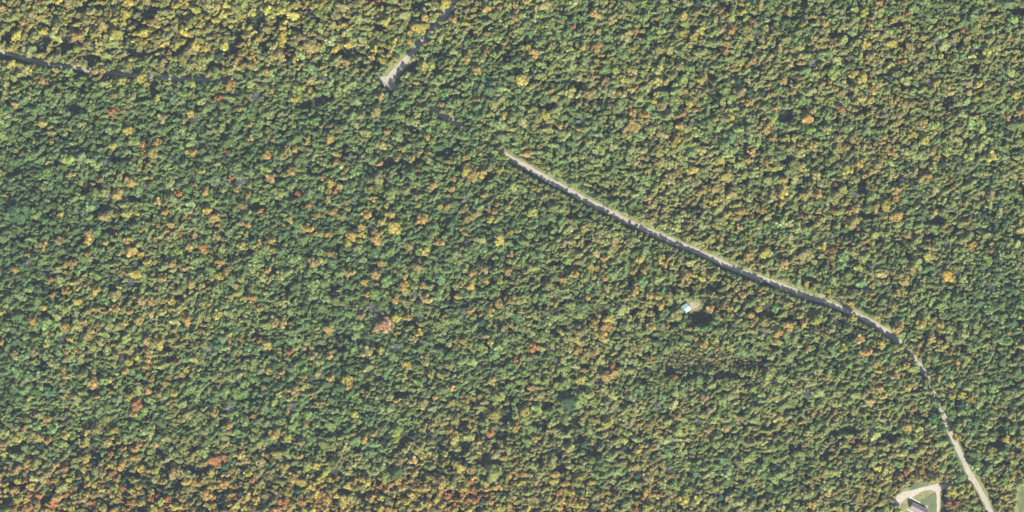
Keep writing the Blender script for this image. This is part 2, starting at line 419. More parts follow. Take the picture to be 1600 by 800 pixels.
# ------------------------------------------------------------------ trees: crowns noted from the photograph
# tile origin x, y, zoom | x y colour diameter (in zoomed pixels)
NOTED = [
(0, 0, 1.0, "466 140Y9,474 136Y9,484 140Y9,467 151Y9,477 148L9,490 147Y8"),
(0, 0, 4.0, "15 50O50,430 20T60,330 55O30,590 130O25,690 90O30,145 140O45,640 155O80,720 215Y90,785 85Y70,1165 15Y45,1220 60Y60,1150 200Y70,1200 130L70,1115 270Y60,1055 330R35,1180 320T60,1300 185T60,1140 370L60,1310 365L50,1400 290Y60,1490 375O60,1575 360Y60,1520 410T60,1565 410O60,1545 225O60,1330 230R30,480 230O80,515 300T50,60 305Y50,270 510O60,345 435Y40,110 565Y50,95 655O50,265 765O70,700 700R60,765 690O50,755 510Y60,805 410Y50,885 490Y70,915 525Y40,1205 520L60,985 610Y50,1370 615R55,1490 685O45,1190 705O60,1015 740T70,1440 530O70,1225 745G50,1560 780Y40,590 440T60,640 440O50"),
(400, 0, 4.0, "725 20O35,765 5R20,300 45O30,815 135Y70,555 160O50,165 175Y50,205 200Y40,165 235Y75,285 235T65,15 240O45,370 250O30,345 290T100,280 300Y50,575 280Y50,540 220O30,1080 60O30,1055 110Y50,1180 20Y80,1015 180Y90,960 205Y50,960 255O50,845 300Y60,740 310Y50,725 355O45,785 375Y45,140 340T90,170 370O40,65 455Y60,5 385O40,260 550L80,235 620Y60,345 500T60,100 565Y40,10 535T35,520 550L40,775 605O60,430 500G50,1200 205Y30,1235 120O60,1300 145Y45,1360 60O40,1440 55O60,1590 120O40,1440 215O45,1555 270O35,1435 320T60,1320 365O65,1260 640L60,1210 425Y40,1050 410Y60,1060 275O25,1375 625O40,1455 630Y40,410 790O30,620 755G40,510 670G30,750 700T80,1155 655T50,1550 720Y50,1380 435T70"),
(800, 0, 4.0, "20 30O45,90 10O50,20 120O60,385 170R40,520 90O80,620 125T70,900 115O35,770 195R45,1070 100Y60,1430 25Y40,1300 70O40,1500 130R40,1270 120T45,1310 185T60,1370 190O60,1470 180T70,1335 320R45,1510 380O50,1470 410O30,445 295Y50,530 295O70,105 295Y50,140 335O70,250 285T50,555 345Y40,780 380O30,920 310T60,840 415Y60,930 415Y50,1050 415T60,900 505Y70,1190 495Y75,815 460L50,500 415L35,650 440L60,770 550O40,1080 570O50,490 585T80,490 490T60,240 570O40,60 500Y80,910 590Y50,885 630Y45,630 660R25,750 710O60,825 720O50,740 660T40,940 655T70,1110 645Y60,1095 680Y30,1075 710O40,1145 690O40,1370 730Y50,1265 745O35,1440 630O30,1480 645Y50,200 720Y80,760 780O90,300 785O50,1050 790O60,1150 775G40,1520 215G50,795 265G35,260 270G30,1360 155G40,1560 250T50,440 745G40"),
(1200, 0, 4.0, "80 65O40,130 75Y45,280 98Y40,225 150O50,350 150O60,595 80Y60,695 20O50,850 15T50,875 85R25,625 180O30,870 160T50,1080 165O45,1180 115Y45,1440 100O40,1220 190R40,1505 230O40,265 265T40,430 275T45,970 235Y50,880 285T60,1370 320Y70,1535 370O50,1245 370G40,820 390R30,855 380Y35,205 395O40,640 355T60,1080 350Y40,275 400G60,530 365G30,1060 255G60,1150 270G50,1280 320G40,910 400G50,400 460L90,590 490Y80,650 460T50,800 460T50,700 525Y50,660 555O80,420 555O50,540 550T60,390 510O35,95 505O60,1050 525Y45,1005 515G50,1020 565L70,860 600L40,550 640O40,640 625Y60,770 635O40,900 655T60,40 680O45,245 740O80,285 690T50,455 680R50,970 765O70,1295 735O50,1260 735Y40,1170 735Y40,1495 735O45,1580 700O60,1550 590Y70,730 725T50,900 715G40,890 745L50,1020 640T60,10 240O40,10 770O50,1320 525Y50"),
(0, 200, 4.0, "800 15Y65,440 5O40,895 105R40,985 90O60,710 110Y60,325 85O40,210 85Y25,100 140T40,955 155T90,935 230O40,870 255O40,1210 155O50,1170 150Y40,1360 225Y50,1310 25T40,1270 140L40,1565 65O45,1405 145R30,420 195L80,465 290Y30,630 325T40,745 300Y40,820 335O75,945 305O40,730 415O75,985 460O60,1115 410R50,1285 400O55,1250 270Y60,1215 350T40,1440 315R40,1555 420O45,1515 480T60,1480 385O40,790 535Y70,850 530Y40,1030 525O50,1155 555R35,1300 515Y60,1340 560O80,1370 605O40,1500 595T50,1550 600O50,560 560L50,650 555T70,990 610O35,1070 605O50,1040 645O45,875 640Y40,1130 660R40,1215 670T45,1355 675T70,560 665O80,365 705T60,270 735O70,550 710O50,660 715Y40,730 660R25,800 705O60,820 770O80,1190 740O60,1270 755R70,1110 765L60,1510 735Y60,1590 740Y40,425 635T35,665 215G50,1230 95G40,1310 100G30,910 370G45,680 425G60,610 490G40,1450 260G40,1355 360G40,1400 190G30,770 235D80,110 530D150,30 420O30,180 790O40,300 215O35,545 790O40,380 540Y45,1540 500G40"),
(400, 200, 4.0, "325 65Y45,310 95O35,460 65Y65,195 135O50,245 133O50,170 170T70,65 170O60,105 70T40,410 145O30,495 160Y50,525 170O25,500 220O60,95 310O70,215 270O50,565 255O40,465 345Y60,525 360O50,415 315O40,450 393O50,495 395R40,720 380O45,760 320T80,770 225O40,770 100T60,920 130Y50,1025 145O40,1075 155O40,970 190O50,1010 265R25,1205 212O35,880 190T40,940 25T40,815 25O40,1070 55O50,1320 260Y80,1350 300O80,1235 318O40,1225 380O45,1450 260Y30,1410 290O60,1300 190O40,1525 265Y50,1100 360O60,1425 420O45,1010 430T60,740 445O50,815 485Y40,560 465T50,570 500T50,490 525O60,330 490O45,450 445T50,30 520O35,375 550O60,215 575Y60,690 540O70,840 540O65,790 585Y50,1040 565O80,1150 490Y50,1195 492O45,1320 565O60,1450 510O45,1490 520O45,1505 475O35,1460 570Y50,1305 505T60,660 615O60,865 622Y90,320 630O75,175 605Y30,455 665O50,370 660O30,600 670O80,655 665Y60,575 715Y60,640 708L45,750 700O75,745 655O60,785 650O40,1285 630Y35,1305 660O35,1145 715O60,1520 700Y80,1590 650O40,1055 765Y70,95 700O60,20 720O50,460 790O50,105 765Y50,260 410R40,120 200G40,595 190G50,1320 720G45,910 540G30,1310 440G50,720 625G35,1590 790T50,840 410L80,955 740T60"),
(1160, 200, 4.0, "185 65O45,275 68Y50,320 68Y45,445 105O60,355 105O40,55 150O60,25 200O50,75 250Y50,150 230O40,650 120O50,690 60T70,600 65T60,935 155O60,1060 40Y70,1185 145O70,1135 75Y70,1555 180Y80,1190 240Y60,1070 275T60,1160 305O60,1115 325Y60,765 300O40,650 265Y80,730 225Y60,460 290T70,930 270L60,470 415O60,395 420T80,590 420T80,545 340L40,250 400Y80,120 435R30,250 465Y50,125 515O50,960 395T70,915 445R30,960 440O50,645 465O60,575 525O40,670 530O50,885 485Y80,960 550O85,1230 440Y35,1310 470L60,1395 470Y40,470 595T60,690 590T90,365 550R30,60 550R30,1030 665T60,905 740L50,965 740T40,565 765R50,490 740Y50,1405 590O40,810 720Y40,1170 780Y60,1290 510G50,700 420G50,560 690G40,530 690G30,1350 290G40,1305 330R30,1320 370O40,1550 420T70,1555 770R30,420 785T80,150 780O50"),
(0, 400, 4.0, "95 85O55,310 155O50,415 220O60,330 245O45,405 100O35,460 40O55,415 50O50,920 40Y50,1085 48O60,1155 78O50,1010 140O65,1420 95O60,1380 40O60,1370 125Y60,1195 175O60,1270 180Y40,1305 200O30,540 180T40,600 215Y60,490 290Y60,765 110T50,840 110Y80,720 245T80,985 270T50,945 290O50,1065 280Y55,880 280T70,270 320Y50,205 400O70,15 350Y40,510 410O60,610 335T60,655 355O40,720 330O70,810 350O50,870 400O70,780 415Y50,405 450O70,565 465O50,610 430O40,615 455O35,945 355T60,1170 395O75,1355 365Y70,1575 265O60,1450 250T50,1155 245Y30,1470 185T50,1600 330O30,440 520Y50,285 560Y45,210 600T60,420 600O40,475 585Y40,10 540O40,915 530O60,1000 540Y80,980 500T50,1260 470O35,1170 495Y50,1430 490Y50,1435 530O35,1500 515O45,1555 520O30,1585 520O25,725 620T50,860 630Y50,925 600O70,930 650O40,805 660Y60,910 690O50,970 690O50,1100 670T50,1055 755O40,1140 740O50,1170 710Y50,925 735O35,945 770O40,780 720O50,400 710O60,410 750O50,585 720Y40,680 775Y50,590 790O80,1490 650O30,820 165G60,175 50G50,385 525G50,765 650G50,675 130G35,1095 460T50,710 555O30,320 665T60,860 795O40,90 620T60,1030 795O50,1310 595G40"),
(400, 400, 4.0, "370 40T90,75 90O45,10 110Y35,585 105O65,780 48O50,750 115O75,930 130O45,925 190O75,1045 185O55,680 165O55,750 172O30,1010 70T70,870 90O35,870 275O55,935 290T60,695 240O45,820 228Y30,545 50L30,1430 85O60,1355 105O50,1345 185Y70,1440 155O45,1530 160Y55,1575 95O60,1580 30O40,1060 270O75,1260 255Y50,1460 340O70,1405 365O35,1180 375O40,1510 295T70,1590 285O50,265 350T40,20 330O60,110 410T80,165 418O60,800 430B115,880 385Y70,950 383O50,660 375T60,450 460O60,995 520O45,1020 480Y60,1550 450T50,1470 535Y50,1440 500T50,1295 535O50,780 590Y50,690 600T80,70 550O70,20 530O40,460 625O50,300 575O35,215 600R50,145 600O30,75 710O50,160 728O40,135 755Y30,300 755T50,465 765O50,945 680O65,1035 725O30,1090 745Y50,1150 745Y50,1475 780O60,570 775Y80,1210 680T70,740 385G60,730 325G70,775 345G30,880 570G60,1300 365G50,1030 385G50,395 290G40,1000 240G50,640 30G40,345 770G40,1400 660G30,1590 430T40,880 480O40"),
(800, 400, 4.0, "40 55O35,85 140O40,220 25T50,390 115O60,320 148O50,240 190T80,580 135O55,580 15O50,760 95O50,825 95O45,955 50O50,930 15Y60,1000 45Y40,800 20Y60,490 65Y60,530 70Y40,765 218O60,860 250O55,910 255O60,980 255T60,470 260O45,245 240T50,1080 130T60,1130 115Y50,1185 140Y50,1165 185Y30,1250 130Y60,1465 175T60,1555 205O40,1440 245O50,1360 325O55,1540 328O50,1285 385O60,1275 355O40,1495 370O50,1240 330O60,930 305O60,865 360T50,1035 365T85,520 410O50,605 395Y80,590 440O70,560 498O80,430 475T85,870 440O65,970 438R35,1110 455O40,720 505T45,165 520Y50,135 575R65,410 590O60,465 550O35,25 650R40,625 690R40,590 750O80,635 730O60,430 770Y70,1200 555O55,1500 425O40,1010 760O50,860 645T50,755 545O40,55 345Y40,170 345O35,105 375O35,275 300Y40,300 470Y40,280 350G40,275 660G40,240 585G30,1575 480G50,150 770L70,210 775L60,110 640T50,1150 515O40,1230 495T40"),
(1100, 360, 4.0, "265 335T50,290 525O50,340 485O50,360 365O40,530 600O70,465 640O60,625 580O50,650 740O50,700 630T50,800 120R50,740 100Y60,640 330O45,680 365Y40,500 210O70,270 165O70,390 140Y80,640 150T90,720 300L40,1050 395O45,1055 345T50,1205 395O55,1180 475T70,1250 310O80,1300 250O60,1400 160Y70,1140 95Y50,1000 170L80,1520 285Y80,920 460O50,1010 765O70,1215 610O90,1360 585O80,1480 590O50,1420 655O40,870 735Y60,975 680O70,935 545Y50,780 375Y40,380 640G60,1460 260G40,1585 265G40,1070 215G50,1555 460L40,1110 715Y60,700 560L80,1075 535Y50"),
(0, 600, 4.0, "610 80O45,850 135R80,830 190O50,690 48O35,480 95T70,415 70O40,925 40O60,810 80Y60,1085 55Y60,995 65O40,1220 165O30,1340 180O60,1435 255O65,1580 200O40,295 225O60,230 190T50,155 280O50,110 335Y70,240 330T80,600 280T80,545 300Y50,720 290Y50,300 355O60,410 320Y60,680 360O60,740 360Y40,770 405O40,865 380O40,840 410O60,975 375O50,1140 355Y40,1225 355O40,1400 380O60,1470 440Y40,1345 480R85,1400 460R50,1290 485O60,1500 395O35,690 440R45,845 460O60,535 465O60,170 495O60,350 505O50,405 530R50,65 495T40,160 605R35,195 640O60,110 605Y50,95 665O60,545 580Y50,550 625O40,545 690O45,355 710O65,120 720Y70,30 630O40,40 660Y40,520 535O50,770 495O60,640 550T60,875 525Y60,975 540Y60,1090 555T80,1025 610T50,1320 555Y50,1550 555Y60,1485 550O25,1580 600R50,1225 620O70,1400 620O70,1290 690O80,1050 715R50,1140 720O50,945 670Y40,880 740Y50,830 740R55,560 740R40,720 790O50,720 650Y60,830 600L50,820 665Y50,1330 760Y50,1530 770Y50,1555 775O30,1470 640O40,1440 150G70,1470 490G40,300 555T60,290 790O40,450 775Y50,100 790O60,960 780Y60,650 775T60"),
(400, 600, 4.0, "580 18O45,240 40T80,50 25T50,150 65Y50,210 95Y50,345 85O25,360 60O40,695 65O40,410 130O60,200 165O40,615 190Y50,1220 25O50,1400 75O40,1125 80O40,880 105O40,1040 125T70,1480 5O50,1510 80L90,310 255T60,120 315O85,200 335Y60,280 365T50,610 315O35,670 350O60,740 310O50,1210 290O60,1335 262O40,1250 220T80,1430 250L70,1310 300L40,1240 340Y80,1490 190Y80,260 455O60,95 470R25,175 520O70,225 585O75,350 640O65,445 710O70,150 735R50,290 740R50,230 755Y60,320 510L70,370 510Y60,395 600Y60,490 655Y50,660 595O50,700 610Y60,815 660O50,780 710Y50,750 735O30,435 785O50,500 770R25,770 780Y60,830 780O50,945 735Y50,970 755Y30,1015 775O50,970 690Y50,940 615O30,1010 625O30,1350 665R50,1165 755O50,1085 690O40,1080 745O60,1510 640O65,1525 655T40,1490 555L105,1580 765O50,1160 620T80,1440 695R30,1270 520Y80,880 555D90,230 140G60,660 435G40"),
(700, 600, 4.0, "480 170Y80,420 275O60,520 25O50,435 240O40,540 430O30,605 455O30,480 455L60,550 345Y50,665 565O60,830 580Y50,870 650O35,965 690O45,1055 700R40,980 765O75,850 755O60,1220 710R40,1330 690R35,1240 670O60,1170 740O30,1170 790R50,1480 715Y80,1430 720O40,1250 770Y70,1100 350Y60,1000 245Y80,870 180T40,840 710Y40,625 715Y50,770 680Y50,1330 260T60,1310 140G60,1440 290L80,1560 235G50,1250 580T80,1270 400O50,1520 450O30,1150 460T60,740 70T90,1560 720Y60,810 300G40,1380 540G50,750 120D100"),
(1300, 650, 5.333, "165 205R45,245 260O95,625 90O95,40 20O60,330 95G60,230 650O70,370 605Y70,100 600O50,1000 620Y85,1085 620Y60,1020 745R70,960 775Y70,1140 575Y50,1340 515Y80,1430 740Y60,1500 515Y60,540 20O40,620 40T60,790 200O60,820 245Y40,30 640O40,20 330O50,60 385T50,1090 60T70,1040 175O70,1150 260O40,1450 190Y70,1580 90O40,480 415O50,740 400T60,850 400T80,620 560Y60,530 600O50"),
(1300, 500, 5.333, "900 40O60,1475 100T55,835 120O50,895 180O50,285 270O80,380 360T90,525 460T95,310 490T60,220 340L60,400 570O70,670 540T80,985 540Y80,1000 630Y70,1075 620Y70,1160 650R50,1230 430T80,965 340T60,1040 350O60,1160 345Y50,700 270O60,800 310T60,890 485Y60,1585 595Y40,1355 725Y40,270 625T70,25 770O60,360 730L60,620 380Y70,685 745O50,1260 570L60,985 275T50,640 490L60,265 790Y60,1530 190Y40"),
]
# open ground and dark gaps between the crowns: x, y, half width, half height in photo pixels
GAPS = [(67,67,13,10),(15,57,11,9),(102,67,13,8),(142,88,10,9),(82,10,14,5),(217,82,14,6),(370,60,7,16),(360,80,12,8),(335,106,12,7),(120,170,20,6),(235,15,14,6),(240,140,6,11),
(547,84,20,7),(595,43,14,6),(607,8,18,6),(650,160,10,7),(535,30,12,5),(847,630,16,6),(787,652,16,10),(845,661,16,7),(892,660,14,11),(765,717,16,13),(927,706,12,9),(875,730,12,8),(780,680,14,6),
(727,696,12,4),(772,698,8,6),(872,702,8,8),(715,707,12,4),(727,661,14,5),(987,487,14,6),(1025,485,16,6),(1094,492,14,13),(1052,457,6,6),(1010,450,6,9),(995,560,12,5),(1112,447,12,8),(1050,505,14,5),
(1170,572,14,8),(1050,581,16,8),(1090,587,30,5),(1137,587,30,5),(987,432,5,9),(1202,485,12,8),(1237,497,14,6),(1345,507,12,7),(1405,37,8,6),(1345,172,12,7),(1225,180,12,11),(1472,160,12,8),(1310,55,16,5),
(1205,37,8,6),(1525,107,7,7),(1585,17,16,5),(1060,20,10,8),(1040,86,10,5),(1100,77,22,4),(902,132,8,9),(852,167,14,6),(1110,132,6,8),(832,127,14,5),(185,250,14,6),(212,310,12,7),(170,362,12,8),(132,290,14,4),
(177,350,5,9),(312,735,14,7),(250,707,10,7),(325,700,22,3),(22,700,16,6),(147,705,10,8),(282,755,10,8),(222,793,8,6),(565,770,18,8),(630,615,16,5),(630,682,16,4),(625,697,8,8),(560,702,20,4),
(1230,250,12,8),(1220,270,8,8),(1350,335,14,6),(1465,345,14,6),(1490,355,8,6),(1262,352,7,5),(1450,370,16,4),(1500,215,14,5),(1555,690,12,7),(1568,655,10,6),(1358,725,6,8),(1390,680,16,5),(1325,670,12,6),
(745,330,10,4),(757,275,18,5),(497,470,12,5),(640,505,14,6),(530,525,16,5),(707,457,10,5),(545,410,10,4),(655,10,16,5),(20,418,8,4),(15,490,8,8),(195,545,9,5),(215,445,14,4),(280,465,10,4),(920,305,6,5),(1030,345,8,4)]

# ---- tints (base colour of the leaves)
TINT = {
 'O': (0.230, 0.164, 0.046), 'T': (0.170, 0.148, 0.050), 'Y': (0.225, 0.200, 0.042), 'R': (0.240, 0.115, 0.038), 'L': (0.140, 0.168, 0.042),
 'B': (0.210, 0.125, 0.058), 'D': (0.046, 0.075, 0.032), 'G': (0.24, 0.235, 0.235),
}
GREENS = [((0.040, 0.080, 0.028), 3), ((0.052, 0.095, 0.030), 4), ((0.070, 0.110, 0.034), 4), ((0.092, 0.122, 0.036), 3), ((0.110, 0.120, 0.040), 2)]

# ---- tree meshes: a standard tree is 12 m tall with a crown of 4 m radius
def ico(sub):
    bm = bmesh.new()
    bmesh.ops.create_icosphere(bm, subdivisions=sub, radius=1.0)
    v = np.array([x.co[:] for x in bm.verts])
    f = [[q.index for q in x.verts] for x in bm.faces]
    bm.free()
    return v, f
ICO_V, ICO_F = ico(1)

def tapered(path, radii, sides=5):
    vs, fs = [], []
    for (p, r) in zip(path, radii):
        for k in range(sides):
            a = 2 * math.pi * k / sides
            vs.append((p[0] + r * math.cos(a), p[1] + r * math.sin(a), p[2]))
    for i in range(len(path) - 1):
        for k in range(sides):
            k2 = (k + 1) % sides
            fs.append((i * sides + k, i * sides + k2, (i + 1) * sides + k2, (i + 1) * sides + k))
    return vs, fs

def trunk_geo(seed, dead=False):
    r = np.random.default_rng(seed)
    vs, fs = [], []
    def add(v, f):
        o = len(vs)
        vs.extend(v)
        fs.extend([tuple(i + o for i in q) for q in f])
    lean = r.uniform(-0.5, 0.5, 2)
    top = 10.8 if dead else 9.2
    path = [(0, 0, -0.15), (lean[0] * .2, lean[1] * .2, 2.5), (lean[0] * .5, lean[1] * .5, 5.5), (lean[0], lean[1], top)]
    add(*tapered(path, [0.30, 0.22, 0.17, 0.05], 6))
    nb = 16 if dead else 6
    for k in range(nb):
        a = 2 * math.pi * (k + r.uniform(-.3, .3)) / nb * (2.4 if dead else 1)
        z0 = r.uniform(4.2, 9.5) if dead else r.uniform(4.5, 7.0)
        L = r.uniform(2.2, 3.7) * (1.15 - 0.06 * max(0, z0 - 6))
        b = (lean[0] * .5, lean[1] * .5, z0)
        m = (b[0] + math.cos(a) * L * .5, b[1] + math.sin(a) * L * .5, z0 + L * r.uniform(.25, .45))
        e = (b[0] + math.cos(a + .2) * L, b[1] + math.sin(a + .2) * L, z0 + L * r.uniform(.5, .8))
        add(*tapered([b, m, e], [0.12, 0.075, 0.025], 4))
        if dead:
            for j in range(7):
                t = r.uniform(.3, 1.0)
                p = [b[i] + (e[i] - b[i]) * t for i in range(3)]
                aa = a + r.uniform(-1.3, 1.3)
                l2 = r.uniform(.7, 1.6)
                q = (p[0] + math.cos(aa) * l2, p[1] + math.sin(aa) * l2, p[2] + r.uniform(.1, .9))
                add(*tapered([p, q], [0.06, 0.02], 3))
                for jj in range(3):
                    tt = r.uniform(.3, 1)
                    p2 = [p[i] + (q[i] - p[i]) * tt for i in range(3)]
                    a3 = aa + r.uniform(-1.4, 1.4)
                    l3 = r.uniform(.4, .9)
                    q2 = (p2[0] + math.cos(a3) * l3, p2[1] + math.sin(a3) * l3, p2[2] + r.uniform(0, .5))
                    add(*tapered([p2, q2], [0.045, 0.02], 3))
    return vs, fs

def crown_geo(seed, conifer=False):
    """leaf-covered lobes: an uneven outline with gaps; 4 m radius, crown from about z 3.5 to 12"""
    r = np.random.default_rng(seed)
    vs, fs = [], []
    lobes = []
    if conifer:
        for k in range(15):
            t = k / 14
            z = 2.6 + 9.0 * t
            rad = 3.0 * (1 - t) ** 0.8 + 0.3
            for j in range(max(1, int(5 * (1 - t) + 1))):
                a = r.uniform(0, 2 * math.pi)
                lobes.append((math.cos(a) * rad * .65, math.sin(a) * rad * .65, z, rad * .42 + .25, .45))
    else:
        n = int(r.integers(19, 29))
        ph, el = r.uniform(0, 6.28), r.uniform(0.62, 0.92)       # crowns are rarely round
        bites = r.uniform(0, 6.28, 3)
        for k in range(n):
            a = r.uniform(0, 6.28)
            d = math.sqrt((k + .4) / n) * r.uniform(.72, 1.12) * 3.5
            if d > 1.5 and min(abs((a - b + math.pi) % 6.283 - math.pi) for b in bites) < 0.30:
                d *= 0.55
            top = 10.6 * math.sqrt(max(0.05, 1 - (d / 5.2) ** 2)) + r.normal(0, 0.75)
            lx, ly = math.cos(a) * d, math.sin(a) * d * el
            lobes.append((lx * math.cos(ph) - ly * math.sin(ph), lx * math.sin(ph) + ly * math.cos(ph), min(11.5, top), r.choice([.6, .75, .9, 1.15, 1.4]) * r.uniform(.85, 1.1), r.uniform(.6, .9)))
        for k in range(6):
            a = r.uniform(0, 6.28)
            lobes.append((math.cos(a) * 1.8, math.sin(a) * 1.8, r.uniform(5.5, 7.4), r.uniform(1.5, 2.0), .8))
    for (x, y, z, rad, sq) in lobes:
        o = len(vs)
        nv = ICO_V * (1 + r.uniform(-.15, .15, (len(ICO_V), 1)))
        nv = nv * np.array([rad * .86, rad * .86, rad * sq * .86]) + np.array([x, y, z])
        vs.extend(map(tuple, nv))
        fs.extend([tuple(i + o for i in f) for f in ICO_F])
        # leaf sprays over the lobe
        m = int((20 if not conifer else 9) * rad)
        for _ in range(m):
            u = r.normal(size=3)
            u /= np.linalg.norm(u)
            u[2] = abs(u[2]) * .9 - .12
            p = np.array([x, y, z]) + u * np.array([rad, rad, rad * sq]) * r.uniform(.86, 1.12)
            nrm = u * 0.9 + r.normal(size=3) * .38 + np.array([.10, -.20, .40])
            nrm /= np.linalg.norm(nrm)
            t1 = np.cross(nrm, r.normal(size=3))
            t1 /= np.linalg.norm(t1) + 1e-9
            t2 = np.cross(nrm, t1)
            s = r.uniform(.26, .52)
            o = len(vs)
            bend = nrm * s * r.uniform(-.35, .1)
            for (c1, c2, bb) in ((1, 0.1, 1), (.1, .75, 0), (-1, -.1, 1), (.1, -.8, 0)):
                vs.append(tuple(p + t1 * s * c1 + t2 * s * c2 + bend * bb))
            fs.append((o, o + 1, o + 2, o + 3))
    return vs, fs

NV = 12      # broadleaf variants, then 2 conifers, then 2 leafless trees
CROWNS = [crown_geo(100 + k) for k in range(NV)] + [crown_geo(200 + k, True) for k in range(2)]
TRUNKS = [trunk_geo(300 + k) for k in range(NV + 2)]
DEAD = [trunk_geo(400 + k, True) for k in range(2)]

def as_mesh(name, geo, mat):
    me = bpy.data.meshes.new(name)
    me.from_pydata(geo[0], [], geo[1])
    me.materials.append(mat)
    me.update()
    return me
CROWN_ME = [as_mesh("crown", c, M_LEAF) for c in CROWNS]
TRUNK_ME = [as_mesh("trunk", c, M_BARK) for c in TRUNKS]
DEAD_ME = [as_mesh("branches", c, M_TWIG) for c in DEAD]

# ---- where trees may not stand
def seg_dist(P, line):
    """distance of points P (n,2) to a polyline; also the signed side of the closest piece (+ = left of travel)"""
    L = np.array([(p.x, p.y) for p in line])
    best = np.full(len(P), 1e9)
    side = np.zeros(len(P))
    at = np.zeros(len(P))
    for i in range(0, len(L) - 1):
        a, b = L[i], L[i + 1]
        d = b - a
        l2 = max(1e-9, d @ d)
        t = np.clip(((P - a) @ d) / l2, 0, 1)
        q = a + t[:, None] * d
        dd = np.hypot(*(P - q).T)
        m = dd < best
        best[m] = dd[m]
        side[m] = (d[0] * (P[m, 1] - a[1]) - d[1] * (P[m, 0] - a[0]))
        at[m] = L[i][0]
    return best, np.sign(side), at

POLYS = [
 [(1058, 479), (1068, 469), (1080, 466), (1092, 468), (1100, 474), (1102, 484), (1098, 492), (1086, 494), (1072, 492), (1062, 488)],
 [(468, 160), (490, 153), (500, 148), (520, 150), (518, 160), (498, 170), (470, 173)],
 [(588, 122), (600, 118), (618, 128), (628, 144), (620, 152), (606, 146), (596, 136)],
 [(612, 118), (626, 92), (642, 72), (654, 58), (662, 64), (650, 84), (640, 98), (624, 116), (618, 128), (612, 138), (590, 127)],
 [(616, 114), (630, 92), (639, 82), (645, 92), (655, 98), (653, 110), (636, 116), (624, 124), (622, 142), (606, 138)],
 [(686, 176), (706, 182), (722, 192), (727, 204), (708, 200), (692, 188)],
 [(-40, 70), (40, 89), (46, 103), (14, 98), (-40, 90)],
 [(1392, 783), (1398, 771), (1416, 763), (1432, 753), (1452, 750), (1470, 752), (1484, 750), (1500, 746), (1516, 744), (1522, 752), (1500, 756), (1482, 761), (1478, 768), (1480, 860), (1400, 860), (1408, 800), (1400, 793)],
 [(1608, 737), (1599, 746), (1592, 757), (1585, 776), (1587, 800), (1591, 860), (1720, 860), (1720, 737)],
]
def in_poly(P, poly):
    pts = [W(*p).xy for p in poly]
    n = len(pts)
    ins = np.zeros(len(P), bool)
    j = n - 1
    for i in range(n):
        xi, yi, xj, yj = pts[i].x, pts[i].y, pts[j].x, pts[j].y
        c = ((yi > P[:, 1]) != (yj > P[:, 1])) & (P[:, 0] < (xj - xi) * (P[:, 1] - yi) / (yj - yi + 1e-12) + xi)
        ins ^= c
        j = i
    return ins

def px(x): return x / S + 800
def py(y): return 400 - y / S

def clearance(P):
    """how far a trunk may be from being blocked: positive = free ground (metres)"""
    free = np.full(len(P), 99.0)
    X = px(P[:, 0])
    d, s, _ = seg_dist(P, L_MAIN)
    need_n = np.interp(X, [600, 690, 700, 720, 730, 780, 795, 1395, 1412, 1430, 1440, 1448, 1456, 1466, 1478, 1488, 1550], [1, 1, 3, 3, 0.3, 0.3, 4.4, 4.2, 1.6, 1.6, 4.0, 4.0, 1.6, 1.6, 2.5, 4.6, 5.0])
    need_s = np.interp(X, [600, 670, 690, 720, 730, 780, 795, 1395, 1412, 1430, 1440, 1448, 1456, 1466, 1478, 1488, 1550], [1, 2, 4.0, 2, 0.3, 0.3, 5.8, 5.4, 1.6, 1.8, 5, 5, 2.2, 1.6, 3.5, 6.0, 4.6])
    free = np.minimum(free, d - np.where(s > 0, need_n, need_s))
    d, s, _ = seg_dist(P, L_NORTH)
    free = np.minimum(free, d - np.where(s > 0, 5.0, 2.2))
    d, s, _ = seg_dist(P, L_WEST)
    need = np.interp(X, [-100, 0, 350, 365, 400, 480, 500, 520, 530, 600], [3.6, 3.2, 2.3, 1.4, 0.3, 0.3, 1.2, 1.2, 0.3, 2])
    free = np.minimum(free, d - need)
    for poly in POLYS:
        free[in_poly(P, poly)] = -5
    return free

def gap_level(P):
    X, Y = px(P[:, 0]), py(P[:, 1])
    g_ = np.zeros(len(P))
    for (gx, gy, rx, ry) in GAPS:
        q = ((X - gx) / (rx * 1.2)) ** 2 + ((Y - gy) / (ry * 1.22)) ** 2
        g_ = np.maximum(g_, np.clip(1.6 - 1.2 * q, 0, 1))
    return g_

LOWPOLY = [(1036, 548), (1060, 546), (1100, 545), (1150, 548), (1184, 557), (1190, 572), (1150, 582), (1100, 580), (1062, 576), (1034, 572)]

# ---- smooth random fields over the picture
def field(seed, cell):
    r = np.random.default_rng(seed)
    nx, ny = int(2400 / cell) + 3, int(2200 / cell) + 3
    G = r.uniform(0, 1, (nx, ny))
    def f(X, Y):
        u = (np.asarray(X) + 300) / cell
        v = (np.asarray(Y) + 300) / cell
        i, j = np.floor(u).astype(int), np.floor(v).astype(int)
        i = np.clip(i, 0, nx - 2)
        j = np.clip(j, 0, ny - 2)
        a, b = u - i, v - j
        a, b = a * a * (3 - 2 * a), b * b * (3 - 2 * b)
        return (G[i, j] * (1 - a) + G[i + 1, j] * a) * (1 - b) + (G[i, j + 1] * (1 - a) + G[i + 1, j + 1] * a) * b
    return f
F_HUE, F_HUE2, F_SIZE, F_DENS, F_HGT = field(1, 60), field(2, 22), field(3, 90), field(4, 20), field(5, 17)

def bump(X, Y, cx, cy, rx, ry):
    return np.exp(-(((X - cx) / rx) ** 2 + ((Y - cy) / ry) ** 2))

